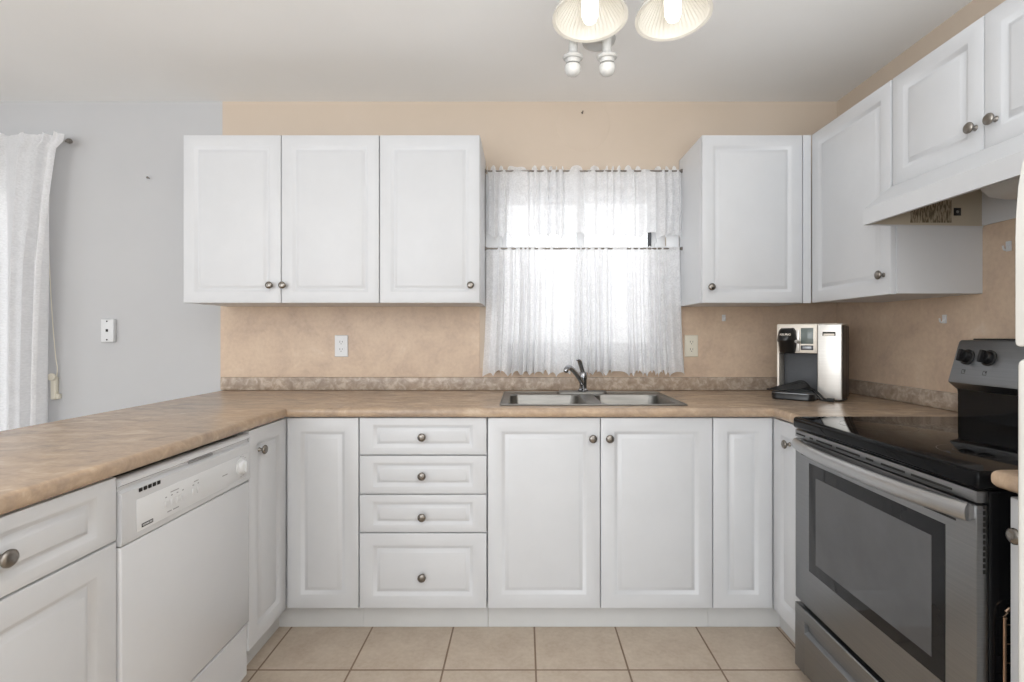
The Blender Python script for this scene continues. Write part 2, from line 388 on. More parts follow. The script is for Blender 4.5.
# kitchen window
def ring_frame(bm, x0, x1, z0, z1, y0_, y1_, t, bev=.003):
    box(bm, x0, x1, y0_, y1_, z1-t, z1, bev); box(bm, x0, x1, y0_, y1_, z0, z0+t, bev)
    box(bm, x0, x0+t, y0_, y1_, z0+t, z1-t, bev); box(bm, x1-t, x1, y0_, y1_, z0+t, z1-t, bev); return bm
win = bpy.data.objects.new('window_1', None); COL.objects.link(win); win['kind'] = 'structure'; WL[win.name] = Vector((0, 0, 0))
bm = bmesh.new(); ring_frame(bm, WX0-.036, WX1+.062, WZ0-.05, WZ1+.07, YB-.014, YB, .065)
part('window_casing', bm, M['trim'], win)
part('window_frame', ring_frame(bmesh.new(), WX0, WX1, WZ0, WZ1, YB+.02, YB+.10, .045), M['trim'], win)
for a, b_, yy in ((WX0+.03, .325, YB+.065), (.285, WX1-.03, YB+.04)):
    s = part('sash', ring_frame(bmesh.new(), a, b_, WZ0+.03, WZ1-.03, yy, yy+.022, .042), M['trim'], win)
    part('pane', B(a+.04, b_-.04, yy+.009, yy+.013, WZ0+.07, WZ1-.07), M['glass'], s)
part('weather_strip', B(.664, .682, YB+.030, YB+.0399, WZ0+.06, WZ1-.075), M['cavity'], win, 'dark grey strip')
part('latch', B(.70, .735, YB+.022, YB+.0399, 1.64, 1.70, bev=.004), M['trim'], win)
part('window_sill', B(WX0-.03, WX1+.05, YB-.03, YB+.02, WZ0-.065, WZ0-.045, bev=.004), M['trim'], win)
# patio door behind the drape
pd = bpy.data.objects.new('door_1', None); COL.objects.link(pd); pd['kind'] = 'structure'; WL[pd.name] = Vector((0, 0, 0))
part('door_frame', ring_frame(bmesh.new(), PX0, PX1, 0, PZ1, YB+.01, YB+.11, .05), M['trim'], pd)
for a, b_, yy in ((PX0+.04, (PX0+PX1)/2+.03, YB+.07), ((PX0+PX1)/2-.03, PX1-.04, YB+.03)):
    s = part('sash', ring_frame(bmesh.new(), a, b_, .05, PZ1-.05, yy, yy+.03, .06), M['trim'], pd)
    part('pane', B(a+.055, b_-.055, yy+.012, yy+.018, .1, PZ1-.1), M['glass'], s)

# ------------------------------------------------------------------ upper cabinets
UP, UZ0, UZ1 = 2.33, 1.353, 2.128
def upper_S(label, x0, x1, cuts, knobs, group='white upper cabinets'):
    t = thing('upper_cabinet', label, 'cabinet', ((x0+x1)/2, 2.5, UZ0), group)
    part('body', carcass(bmesh.new(), 'S', x0, x1, UZ0+.002, UZ1-.002, UP+.0205, YB-.0045), M['carcass'], t)
    for i in range(len(cuts)-1):
        door(t, 'S', cuts[i]+.0015, cuts[i+1]-.0015, UZ0, UZ1, UP, knobs[i], frame=.049)
    return t
kz = 1.205+49.5/505*UP
upper_S('white two-door upper cabinet left of the window, over the outlet', -1.574, -.668, [-1.574, -1.121, -.668], [(-1.167, kz), (-1.107, kz)])
upper_S('white single-door upper cabinet directly left of the lace curtain', -.667, -.203, [-.667, -.203], [(-.245, kz)])
t = upper_S('white single-door upper cabinet directly right of the lace curtain, above the coffee maker', .821, 1.322, [.821, 1.287], [(.860, kz-.008)])
part('filler_strip', B(1.2885, 1.3255, UP+.0015, UP+.02, UZ0, UZ1), M['cabinet'], t)
# right run
RP = 1.326
def upper_W(label, y0, y1, z0, z1, cuts, knobs, frame=.049, bodyend=None):
    t = thing('upper_cabinet', label, 'cabinet', (1.5, (y0+y1)/2, z0), 'white upper cabinets')
    part('body', carcass(bmesh.new(), 'W', y0, bodyend or y1, z0+.002, z1-.002, RP+.0205, XR-.0045), M['carcass'], t)
    for i in range(len(cuts)-1):
        door(t, 'W', cuts[i]+.0015, cuts[i+1]-.0015, z0, z1, RP, knobs[i], frame=frame)
    return t
upper_W('white tall single-door upper cabinet on the right wall, beside the range hood', 1.822, 2.328, UZ0, UZ1, [1.826, 2.3295], [(1.862, 1.205+60/505*1.862)])
upper_W('short white two-door upper cabinet above the range hood', 1.092, 1.820, 1.738, UZ1, [1.094, 1.457, 1.820], [(1.419, 1.812), (1.483, 1.813)])

# ------------------------------------------------------------------ base cabinets
BP, BZ0, BZ1 = 2.028, .107, .872
LP, RB = -.954, 1.000
def base_S(name, label, x0, x1, group='white base cabinets', hollow_top=False):
    t = thing(name, label, 'cabinet', ((x0+x1)/2, 2.35, 0), group)
    part('body', carcass(bmesh.new(), 'S', x0+.0005, x1-.0005, BZ0+.001, ZU-.002, BP+.0205, YB-.02, top=False), M['carcass'], t)
    part('toe_kick', B(x0+.0005, x1-.0005, 2.084, 2.1, 0.001, BZ0), M['toekick'], t); return t
# corner cabinets with folding doors
def corner(label, x_in, x_seam, x_back, xd, y0, seam, sgn, kn):
    """sgn -1: left corner, +1: right corner"""
    t = thing('corner_cabinet', label, 'cabinet', ((x_seam+x_back)/2, 2.3, 0), 'white base cabinets')
    bm = bmesh.new(); f = x_in+sgn*.0205
    box(bm, min(f, x_back), max(f, x_back), y0, YB-.02, BZ0+.001, ZU-.002)
    box(bm, min(f-sgn*.0005, x_seam), max(f-sgn*.0005, x_seam), BP+.0205, YB-.02, BZ0+.001, ZU-.002)
    part('body', bm, M['carcass'], t)
    bm = bmesh.new(); k = x_in+sgn*.056
    box(bm, min(k, k+sgn*.016), max(k, k+sgn*.016), y0, 2.084, .001, BZ0)
    box(bm, min(k+sgn*.016, x_seam), max(k+sgn*.016, x_seam), 2.084, 2.1, .001, BZ0)
    part('toe_kick', bm, M['toekick'], t)
    a, b_ = sorted((x_seam-sgn*(-.0015), x_in-sgn*.002))
    door(t, 'S', a, b_, BZ0, BZ1, BP)
    door(t, 'E' if sgn < 0 else 'W', y0+.0015, BP-.002, BZ0, BZ1, x_in, kn)
    return t
corner('white left corner cabinet with folded doors, between dishwasher and drawers', LP, -.664, -1.555, None, 1.752, None, -1, (1.818, 1.205-115/505*1.81))
corner('white right corner cabinet with folded doors, beside the steel range', RB, .759, 1.64, None, 1.792, None, 1, (1.90, 1.205-110/505*1.89))
t = base_S('drawer_cabinet', 'white base cabinet with four stacked drawers', -.6635, -.1485)
for z0, z1, ky in ((.7235, .872, .797), (.5665, .7195, .642), (.412, .5625, .478)):
    drawer(t, 'S', -.661, -.151, z0, z1, BP, (-.407, ky))
drawer(t, 'S', -.661, -.151, BZ0, .408, BP, (-.407, .238), .048, .03)
t = base_S('sink_cabinet', 'white two-door base cabinet under the sink', -.1475, .7585)
kz = 1.205-103/505*BP
door(t, 'S', -.145, .3055, BZ0, BZ1, BP, (.275, kz)); door(t, 'S', .3085, .757, BZ0, BZ1, BP, (.342, kz))
# near left drawer and door cabinet on the peninsula
t = thing('base_cabinet', 'white base cabinet with one drawer over a door, at the left of the dishwasher', 'cabinet', (-1.25, .95, 0), 'white base cabinets')
part('body', carcass(bmesh.new(), 'E', .73, 1.185, BZ0+.001, ZU-.002, LP-.0205, -1.555, top=False), M['carcass'], t)
part('toe_kick', B(-1.026, -1.01, .73, 1.185, .001, BZ0), M['toekick'], t)
drawer(t, 'E', .7315, 1.1835, .7235, .872, LP, (.915, .800))
door(t, 'E', .7315, 1.1835, BZ0, .7195, LP, (.78, .66))
# narrow cabinet between range and refrigerator
t = thing('base_cabinet', 'narrow white base cabinet between the range and the refrigerator', 'cabinet', (1.3, .97, 0), 'white base cabinets')
part('body', carcass(bmesh.new(), 'W', .912, 1.039, BZ0+.001, ZU+.012, RB+.0205, 1.64, top=False), M['carcass'], t)
part('toe_kick', B(1.056, 1.072, .912, 1.039, .001, BZ0), M['toekick'], t)
door(t, 'W', .913, 1.040, BZ0, BZ1, RB, (1.008, .803), frame=.025)

# ------------------------------------------------------------------ countertops
def counter_mesh(xs, ys, inside, wall_edge, z0, z1, bev=.015):
    bm = bmesh.new(); V = {}
    def v(i, j, z):
        if (i, j, z) not in V: V[(i, j, z)] = bm.verts.new((xs[i], ys[j], z))
        return V[(i, j, z)]
    n, m = len(xs)-1, len(ys)-1
    cell = {(i, j) for i in range(n) for j in range(m) if inside((xs[i]+xs[i+1])/2, (ys[j]+ys[j+1])/2)}
    bev_e = []
    for i, j in cell:
        for z in (z0, z1): bm.faces.new((v(i, j, z), v(i+1, j, z), v(i+1, j+1, z), v(i, j+1, z)))
        for di, dj, p, q in ((-1, 0, (i, j), (i, j+1)), (1, 0, (i+1, j), (i+1, j+1)), (0, -1, (i, j), (i+1, j)), (0, 1, (i, j+1), (i+1, j+1))):
            if (i+di, j+dj) not in cell:
                bm.faces.new((v(*p, z0), v(*q, z0), v(*q, z1), v(*p, z1)))
                mx, my = (xs[p[0]]+xs[q[0]])/2, (ys[p[1]]+ys[q[1]])/2
                if not wall_edge(mx, my): bev_e += [(v(*p, z1), v(*q, z1)), (v(*p, z0), v(*q, z0))]
    bmesh.ops.recalc_face_normals(bm, faces=bm.faces)
    es = [e for e in (bm.edges.get(p) for p in bev_e) if e]
    bmesh.ops.bevel(bm, geom=es, offset=bev, segments=5, profile=.5, affect='EDGES')
    return bm
SX0, SX1, SY0, SY1 = -.085, .655, 2.088, 2.535
CE = 2.008
ct = thing('countertop', 'brown mottled stone-look laminate countertop running along peninsula, sink and right corner', 'countertop', (0, 2.3, ZU))
bm = counter_mesh([-1.597, -.943, SX0, SX1, .99, XR-.0045], [.70, 1.79, CE, SY0, SY1, YB-.0045],
    lambda x, y: (x < -.943 or y > CE or (x > .99 and y > 1.79)) and not (SX0 < x < SX1 and SY0 < y < SY1),
    lambda x, y: y > YB-.01 or (x > 1.6) or (x > .995 and y < 1.80) or (SX0-.01 < x < SX1+.01 and SY0-.01 < y < SY1+.01), ZU, ZT)
part('worktop', bm, M['counter'], ct, ang=50)
bm = bmesh.new(); box(bm, -1.597, XR-.0045, YB-.024, YB-.0045, ZT+.0005, .983, bev=.005, seg=3); box(bm, XR-.024, XR-.0045, 1.79, YB-.0245, ZT+.0005, .983, bev=.005, seg=3)
part('splash_lip', bm, M['lip'], ct)
bm = counter_mesh([.965, XR-.0045], [.912, 1.0435], lambda x, y: True, lambda x, y: x > 1.5 or y < .92, .891, .930)
solo('countertop', bm, M['counter'], 'short piece of brown laminate countertop between range and refrigerator', 'countertop')

# ------------------------------------------------------------------ sink and faucet
sk = thing('kitchen_sink', 'stainless steel double bowl sink set into the countertop', 'sink', (.285, 2.3, ZT))
def rrect(x0, x1, y0, y1, r, n=5):
    P = []
    for cx, cy, a in ((x1-r, y1-r, 0), (x0+r, y1-r, PI/2), (x0+r, y0+r, PI), (x1-r, y0+r, 1.5*PI)):
        P += [(cx+r*math.cos(a+PI/2*k/n), cy+r*math.sin(a+PI/2*k/n)) for k in range(n+1)]
    return P
def loft(bm, loops, cap_last=True, cap_first=False):
    R = [[bm.verts.new(p) for p in L] for L in loops]
    for A, C in zip(R, R[1:]):
        n = len(A)
        for i in range(n): bm.faces.new((A[i], A[(i+1) % n], C[(i+1) % n], C[i]))
    if cap_last: bm.faces.new(R[-1])
    if cap_first: bm.faces.new(R[0])
    return bm
bowls = ((-.068, .262), (.330, .640)); BY0, BY1 = 2.105, 2.452
zr = ZT+.004
bm = bmesh.new()   # rim deck made of bands around the two bowls, with a rolled outer edge
for (a, b_, c, d) in ((-.10, .672, 2.073, BY0), (-.10, .672, BY1, 2.55), (-.10, bowls[0][0], BY0, BY1), (bowls[0][1], bowls[1][0], BY0, BY1), (bowls[1][1], .672, BY0, BY1)):
    box(bm, a, b_, c, d, ZT+.0008, zr)
part('rim', bm, M['sink_steel'], sk)
bm = bmesh.new(); tube(bm, [(x, y, ZT+.0035) for x, y in rrect(-.099, .671, 2.074, 2.549, .012)]+[(.671, 2.537, ZT+.0035)], .003, 8)
part('rolled_edge', bm, M['sink_steel'], sk)
for a, b_ in bowls:
    bm = bmesh.new(); L = []
    for ins, z, r in ((0, zr, .0301), (.004, zr-.006, .04), (.008, .78, .045), (.016, .755, .05), (.035, .744, .05)):
        L.append([(x, y, z) for x, y in rrect(a+ins, b_-ins, BY0+ins, BY1-ins, r)])
    loft(bm, L)
    # flat corner webs joining the round bowl mouth to the rim
    for cx, cy in ((a, BY0), (b_, BY0), (a, BY1), (b_, BY1)):
        arc = [p for p in rrect(a, b_, BY0, BY1, .0301) if abs(p[0]-cx) < .031 and abs(p[1]-cy) < .031]
        bm.faces.new([bm.verts.new((cx, cy, zr-.0002))]+[bm.verts.new((p[0], p[1], zr-.0002)) for p in arc])
    bw = part('bowl', bm, M['sink_steel'], sk)
    bm = bmesh.new(); lathe(bm, [(.045, 0), (.043, .003), (.03, .001), (.028, -.002)], ((a+b_)/2, 2.30, .7455), (0, 0, 1), 24)
    part('drain', bm, M['chrome'], bw)
fc = thing('faucet', 'chrome single lever kitchen faucet behind the sink', 'faucet', (.287, 2.495, zr))
bm = bmesh.new(); loft(bm, [[(x, y, z) for x, y in rrect(.163+i, .411-i, 2.465+i, 2.525-i, .0295-i, 6)] for i, z in ((0, zr+.0004), (0, zr+.004), (.004, zr+.009), (.010, zr+.012))], True, True)
part('base_plate', bm, M['sink_steel'], fc)
bm = bmesh.new(); lathe(bm, [(.025, 0), (.025, .006), (.0185, .012), (.018, .055), (.0205, .06), (.021, .075), (.017, .09), (.009, .098), (0, .1)], (.292, 2.495, zr+.011), (0, 0, 1), 24)
part('column', bm, M['chrome'], fc)
bm = bmesh.new(); P = smooth_path([(.287, 2.485, .965), (.262, 2.43, 1.003), (.232, 2.365, 1.037), (.205, 2.30, 1.058), (.192, 2.268, 1.055), (.186, 2.255, 1.040)], 5)
tube(bm, P, [.0112+.0004*(i/len(P)) for i in range(len(P)-2)]+[.011, .008], 14)
part('spout', bm, M['chrome'], fc)
bm = bmesh.new(); P = smooth_path([(.292, 2.492, 1.012), (.285, 2.482, 1.035), (.275, 2.462, 1.062), (.266, 2.44, 1.082), (.252, 2.42, 1.086)], 5)
tube(bm, P, [.013, *[.011]*(len(P)-3), .008, .005], 12, 1, .6)
part('lever', bm, M['chrome'], fc)

# ------------------------------------------------------------------ dishwasher
dw = thing('dishwasher', 'white built-in dishwasher with a front control panel under the peninsula', 'dishwasher', (-1.25, 1.47, 0))
part('tub', B(-1.54, -.985, 1.1885, 1.7485, .045, .845), M['black_matte'], dw)
DX = -.950
bm = bmesh.new(); rings_mesh(bm, 'E', 1.190, 1.749, .214, .702, DX, [(0, 0, .034), (0, 0, .006), (.002, .002, .002), (.006, .006, 0)])
part('door', bm, M['appliance'], dw)
# control panel: top roll, recessed grip channel, flat fascia
bm = bmesh.new(); prism(bm, [(-.984, .706), (DX, .706), (DX+.002, .712), (DX+.002, .830), (DX-.009, .836), (DX-.009, .844), (DX+.002, .850), (DX+.002, .859), (DX-.005, .864), (-.984, .863)], 1.190, 1.749, 'y')
cp = part('control_panel', bm, M['appliance'], dw)
fx = DX+.002
def plate(x, y0, y1, z0, z1, t=.0008): return B(x, x+t, y0, y1, z0, z1)
bm = bmesh.new(); box(bm, fx, fx+.0015, 1.235, 1.735, .722, .802, bev=.0006)
part('fascia', bm, M['white_plastic'], cp)
bm = bmesh.new(); [box(bm, fx+.0002, fx+.0022, 1.242+i*.0155, 1.253+i*.0155, .818, .8275, bev=.0015) for i in range(5)]
part('vent_slots', bm, M['dark'], cp, 'row of dark vent slots')
bm = bmesh.new(); box(bm, DX-.0088, DX-.004, 1.44, 1.55, .8365, .8435, bev=.002)
part('latch_grip', bm, M['printed'], cp, 'grey latch grip')
for y in (1.335, 1.357, 1.379, 1.401, 1.445, 1.467):
    part('button', B(fx+.0015, fx+.004, y-.007, y+.007, .748, .766, bev=.0015), M['white_plastic'], cp)
for y0, y1 in ((1.352, 1.385), (1.448, 1.468)): part('printed_mark', B(fx+.0016, fx+.0019, y0, y1, .783, .7855), M['printed'], cp)
for y0, y1, z in ((1.34, 1.356, .7335), (1.362, 1.385, .7335), (1.585, 1.612, .760)): part('printed_mark', B(fx+.0016, fx+.0019, y0, y1, z, z+.003), M['printed'], cp)
for y in (1.335, 1.357, 1.379, 1.401, 1.445, 1.467): part('indicator_light', B(fx+.0016, fx+.0021, y-.003, y+.003, .774, .777), M['printed'], cp)
bm = bmesh.new(); box(bm, fx+.0016, fx+.0022, 1.250, 1.288, .7285, .7375)
bd = part('badge', bm, M['dark'], cp, 'small black name badge')
bm = text_bm('KENMORE', .0072, .0002, .00005); bmesh.ops.rotate(bm, verts=bm.verts, matrix=Matrix.Rotation(PI/2, 3, 'X')); bmesh.ops.rotate(bm, verts=bm.verts, matrix=Matrix.Rotation(PI/2, 3, 'Z'))
bmesh.ops.translate(bm, verts=bm.verts, vec=(fx+.0025, 1.269, .733)); part('lettering', bm, M['white_plastic'], bd, 'white lettering')
bm = bmesh.new(); lathe(bm, [(.028, 0), (.028, .003), (.023, .005), (.021, .014), (.0185, .016), (0, .016)], (fx+.0015, 1.688, .765), (1, 0, 0), 30)
dl = part('dial', bm, M['white_plastic'], cp)
part('pointer', B(fx+.017, fx+.022, 1.684, 1.692, .747, .783, bev=.0015), M['white_plastic'], dl)
bm = bmesh.new()
for k in range(9):
    a = -PI/2+k*PI/8*1.0
    y, z = 1.688+.036*math.cos(a), .765+.034*math.sin(a); box(bm, fx+.0016, fx+.0019, y-.004, y+.004, z-.0008, z+.0008)
part('dial_marks', bm, M['printed'], cp)
bm = bmesh.new(); rings_mesh(bm, 'E', 1.192, 1.747, .030, .204, -.957, [(0, 0, .018), (0, 0, .004), (.004, .004, 0)])
part('kick_panel', bm, M['appliance'], dw)
for y in (1.22, 1.72):
    for x in (-1.0, -1.5): part('levelling_foot', lathe(bmesh.new(), [(.018, 0), (.018, .008), (.008, .01), (.008, .0445)], (x, y, .0005), (0, 0, 1), 12), M['dark'], dw)

# ------------------------------------------------------------------ range
rg = thing('electric_range', 'stainless steel and black glass-top electric range', 'range', (1.3, 1.43, 0))
RX, RY0, RY1 = .958, 1.068, 1.785
part('body', B(.984, 1.635, RY0+.002, RY1-.002, .045, .874, bev=.003), M['black_enamel'], rg)
# cooktop
bm = bmesh.new(); box(bm, .950, 1.535, 1.057, 1.788, .8775, .918, bev=.011, seg=4)
ckt = part('cooktop', bm, M['cooktop'], rg, 'glossy black glass cooktop')
def ring_flat(bm, x, y, z, r, wd=.002, n=48):
    A = [bm.verts.new((x+r*math.cos(2*PI*i/n), y+r*math.sin(2*PI*i/n), z)) for i in range(n)]
    C = [bm.verts.new((x+(r-wd)*math.cos(2*PI*i/n), y+(r-wd)*math.sin(2*PI*i/n), z)) for i in range(n)]
    for i in range(n): bm.faces.new((A[i], A[(i+1) % n], C[(i+1) % n], C[i]))
for x, y, r in ((1.12, 1.60, .105), (1.12, 1.24, .085), (1.38, 1.60, .08), (1.38, 1.24, .105)):
    bm = bmesh.new(); ring_flat(bm, x, y, .9184, r); ring_flat(bm, x, y, .9184, r*.62)
    part('burner_mark', bm, M['burner'], ckt)
# vent trim
bm = bmesh.new(); box(bm, RX, .984, RY0+.001, RY1-.001, .8485, .874, bev=.002)
vt = part('vent_trim', bm, M['steel'], rg, 'stainless vent strip')
bm = bmesh.new()
for a, b_ in ((1.72, 1.775), (1.675, 1.693), (1.57, 1.655), (1.44, 1.55), (1.385, 1.415), (1.27, 1.355), (1.13, 1.25)):
    box(bm, RX-.0006, RX+.004, a, b_, .857, .8625)
part('vent_slots', bm, M['dark'], vt, 'black slots')
# oven door
DZ0, DZ1 = .284, .844
od = part('oven_door', B(RX, .9835, RY0+.001, RY1-.001, DZ0, DZ1, bev=.003), M['steel'], rg, 'brushed stainless oven door')
bm = bmesh.new(); rings_mesh(bm, 'W', 1.148, 1.696, .412, .775, RX, [(0, 0, .003), (0, 0, -.001), (.002, .002, -.0015)])
og = part('door_glass', bm, M['oven_glass'], od, 'dark glass')
part('viewing_window', B(RX-.0022, RX-.0014, 1.185, 1.655, .45, .735), M['oven_window'], og, 'paler inner window')
bm = bmesh.new(); [box(bm, .9715, .9765, RY0+.0002, RY0+.004, .845-.0125*k-.0085, .845-.0125*k) for k in range(12)]
part('side_slots', bm, M['dark'], od, 'column of dark slots')
for a, b_ in ((1.12, 1.21), (1.70, 1.745)): part('door_slot', B(RX-.0006, RX+.002, a, b_, .793, .798), M['dark'], od)
bm = bmesh.new(); N = 28; P = []; R = []
for i in range(N+1):
    u = i/N; y = 1.072+u*(1.755-1.072); s = 1-abs(2*u-1)**2.6
    P.append((RX-.014-.034*s, y, .8285)); R.append(.0195)
tube(bm, P, R, 20, .62, 1.0, up=(0, 0, 1))
for y in (1.084, 1.742): box(bm, RX-.02, RX+.001, y-.012, y+.012, .813, .843, bev=.003)
part('handle', bm, M['handle_steel'], od, 'bowed satin steel handle')
# storage drawer
dr = bmesh.new()
prism(dr, [(.9835, .045), (RX+.004, .045), (RX, .050), (RX, .184), (RX+.014, .192), (RX+.014, .218), (RX, .226), (RX, .262), (RX+.003, .265), (.9835, .265)], RY0+.06, RY1-.06, 'y')
for a, b_ in ((RY0+.001, RY0+.06), (RY1-.06, RY1-.001)): box(dr, RX, .9835, a, b_, .045, .265)
wd = part('warming_drawer', dr, M['steel'], rg, 'stainless drawer')
part('pull_channel', B(RX+.0138, RX+.0145, RY0+.061, RY1-.061, .193, .217), M['panel_steel'], wd)
for y in (RY0+.05, RY1-.05):
    for x in (1.03, 1.58): part('levelling_foot', lathe(bmesh.new(), [(.02, 0), (.02, .008), (.009, .01), (.009, .0445)], (x, y, .0005), (0, 0, 1), 12), M['dark'], rg)
# backguard
bm = bmesh.new(); prism(bm, [(1.530, .914), (1.635, .914), (1.635, 1.02), (1.527, 1.02), (1.530, 1.0)], RY0+.004, RY1-.004, 'y')
bgd = part('backguard_base', bm, M['black_enamel'], rg, 'glossy black lower backguard')
bm = bmesh.new(); prism(bm, [(1.540, 1.006), (1.500, 1.040), (1.500, 1.046), (1.538, 1.180), (1.546, 1.187), (1.635, 1.187), (1.635, 1.006)], RY0, RY1, 'y')
bg = part('control_console', bm, M['panel_steel'], rg, 'sloped grey steel control console')
bm = bmesh.new(); box(bm, 1.56, 1.64, RY0+.05, RY1-.03, 1.1875, 1.1925, bev=.002); part('top_trim', bm, M['dark'], bg)
nrm = Vector((-.134, 0, .038)).normalized()      # outward normal of the sloped face
def on_face(y, s): return Vector((1.500+.038*s, y, 1.046+.134*s))
for y in (1.735, 1.655, 1.19, 1.11):
    c = on_face(y, .62); bm = bmesh.new()
    lathe(bm, [(.027, 0), (.027, .003), (.022, .005), (.021, .018), (.019, .021), (0, .0215)], c, nrm, 26)
    kb = part('knob', bm, M['black_plastic'], bg, 'black burner knob')
    bm = bmesh.new(); box(bm, -.0055, .0055, -.021, .021, .017, .034, bev=.003)
    u, v, a = basis(nrm); m3 = Matrix((Vector((0, 1, 0)), nrm.cross(Vector((0, 1, 0))), nrm)).transposed()
    bmesh.ops.transform(bm, matrix=Matrix.Translation(c) @ m3.to_4x4(), verts=bm.verts)
    part('grip', bm, M['black_plastic'], kb)
    bm = bmesh.new(); q = on_face(y, .2)
    for a0, a1, s0, s1 in ((-.007, .007, .20, .212), (-.007, .007, .29, .302), (-.007, -.0055, .20, .30), (.0055, .007, .20, .30), (-.005, -.001, .25, .28)):
        A = on_face(y+a0, s0)+nrm*.0004; Bv = on_face(y+a1, s0)+nrm*.0004; Cv = on_face(y+a1, s1)+nrm*.0004; Dv = on_face(y+a0, s1)+nrm*.0004
        bm.faces.new([bm.verts.new(p) for p in (A, Bv, Cv, Dv)])
    part('burner_icon', bm, M['dark'], bg)
bm = bmesh.new(); P = [on_face(1.33, .3), on_face(1.52, .3), on_face(1.52, .85), on_face(1.33, .85)]
A = [bm.verts.new(p+nrm*.001) for p in P]; C = [bm.verts.new(p-nrm*.002) for p in P]; bm.faces.new(A); bm.faces.new(C)
for i in range(4): bm.faces.new((A[i], A[(i+1) % 4], C[(i+1) % 4], C[i]))
part('clock_panel', bm, M['black_plastic'], bg, 'black clock panel')

# wire rack kept in the gap beside the range
rk = bmesh.new(); yy = 1.0545
tube(rk, [(1.46, yy, .006), (1.02, yy, .006), (1.008, yy, .010), (1.004, yy, .02), (1.004, yy, .615), (1.007, yy, .627), (1.013, yy, .633), (1.022, yy, .636), (1.46, yy, .636)], .0035, 8)
for k in range(15): tube(rk, [(1.004, yy, .04+.04*k), (1.46, yy, .04+.04*k)], .0018, 6)
solo('wire_rack', rk, M['copper_wire'], 'copper-toned wire rack standing upright in the gap beside the range', 'rack')

# ------------------------------------------------------------------ range hood
hd = thing('range_hood', 'white slim range hood over the black cooktop', 'range hood', (1.44, 1.46, 1.6))
HY0, HY1, HX = 1.095, 1.8195, 1.222
top = [(1.322, 1.737), (HX, 1.657), (HX, 1.600)]
bm = bmesh.new()
prism(bm, [(1.654, 1.737), (1.3255, 1.737), (1.3235, 1.7393), (HX, 1.657), (HX, 1.600), (HX+.012, 1.600), (HX+.012, 1.604), (HX+.002, 1.604), (HX+.002, 1.655), (1.323, 1.735), (1.654, 1.735)], HY0+.002, HY1-.002, 'y')
for a, b_ in ((HY0, HY0+.002), (HY1-.002, HY1)):
    prism(bm, [(1.654, 1.737), (1.3255, 1.737), (1.3235, 1.7393), (HX, 1.657), (HX, 1.600), (1.654, 1.592)], a, b_, 'y')
part('canopy', bm, M['cabinet'], hd)
bm = bmesh.new()
prism(bm, [(1.6525, 1.7315), (1.325, 1.7315), (HX+.004, 1.653), (HX+.004, 1.6045), (1.6525, 1.597)], HY1-.0032, HY1-.0022, 'y')
prism(bm, [(1.6525, 1.7315), (1.325, 1.7315), (HX+.004, 1.653), (HX+.004, 1.6045), (1.6525, 1.597)], HY0+.0022, HY0+.0032, 'y')
box(bm, 1.33, 1.6525, HY0+.0034, HY1-.0034, 1.7295, 1.7315)
ln = part('inner_lining', bm, M['hood_in'], hd, 'tan inside lining')
part('back_plate', B(1.646, 1.6535, HY0+.004, HY1-.004, 1.598, 1.7290), M['carcass'], hd, 'white back plate')
bm = bmesh.new(); loft(bm, [[(x, y, z) for x, y in rrect(1.44+i, 1.64-i, 1.22+i, 1.62-i, .045)] for i, z in ((0, 1.7285), (0, 1.665), (.012, 1.642), (.035, 1.630))], True, True)
part('lamp_lens', bm, M['lens'], hd, 'frosted lamp lens')
bm = bmesh.new(); box(bm, 1.335, 1.425, 1.25, 1.65, 1.718, 1.724); part('grease_filter', bm, M['steel'], hd)
lb = part('rating_label', B(1.389, 1.537, HY1-.0042, HY1-.0034, 1.609, 1.690), M['rating'], hd, 'tan label with dense printed lines')
em = part('emblem', B(1.545, 1.571, HY1-.0046, HY1-.0034, 1.634, 1.662, bev=.0005), M['black_plastic'], hd, 'small black square mark')
bm = bmesh.new(); lathe(bm, [(.005, 0), (.005, .0005), (0, .0006)], (1.558, HY1-.0046, 1.648), (0, -1, 0), 16); part('mark', bm, M['printed'], em)

# ------------------------------------------------------------------ refrigerator
fr = thing('refrigerator', 'white top-freezer refrigerator at the right edge, past the range', 'refrigerator', (1.25, .55, 0))
FX, FY0, FY1 = .882, .20, .9095
part('cabinet', B(.945, 1.62, FY0+.004, FY1-.006, .03, 1.54, bev=.008), M['fridge'], fr)
part('gasket', B(.934, .945, FY0+.012, FY1-.014, .07, 1.52), M['black_matte'], fr)
part('fridge_door', B(FX, .934, FY0, FY1, .075, 1.164, bev=.014, seg=4), M['fridge'], fr)
bm = bmesh.new()
poly = [(FY0, 1.185)]+[(FY1-.008*(1-math.sin(a)), 1.184+.008*(1-math.cos(a))) for a in [0, .5, 1, 1.57]]+[(FY1, 1.38), (FY1-.001, 1.42), (FY1-.005, 1.47), (FY1-.012, 1.51), (FY1-.026, 1.54), (FY1-.05, 1.552)]+[(FY0+.05, 1.552), (FY0+.01, 1.53), (FY0, 1.48)]
prism(bm, poly, FX, .934, 'x'); bmesh.ops.recalc_face_normals(bm, faces=bm.faces)
bmesh.ops.bevel(bm, geom=[e for e in bm.edges if abs(e.verts[0].co.x-e.verts[1].co.x) < 1e-6 and e.verts[0].co.x < .9], offset=.005, segments=3, profile=.5, affect='EDGES')
part('freezer_door', bm, M['fridge'], fr)
for z0, z1 in ((.80, 1.10), (1.22, 1.42)):
    bm = bmesh.new(); tube(bm, smooth_path([(FX, .26, z0), (FX-.03, .26, z0+.02), (FX-.032, .26, (z0+z1)/2), (FX-.03, .26, z1-.02), (FX, .26, z1)], 5), .009, 10)
    part('handle', bm, M['fridge'], fr)
part('base_grille', B(.95, .97, FY0+.02, FY1-.02, .002, .072), M['dark'], fr)

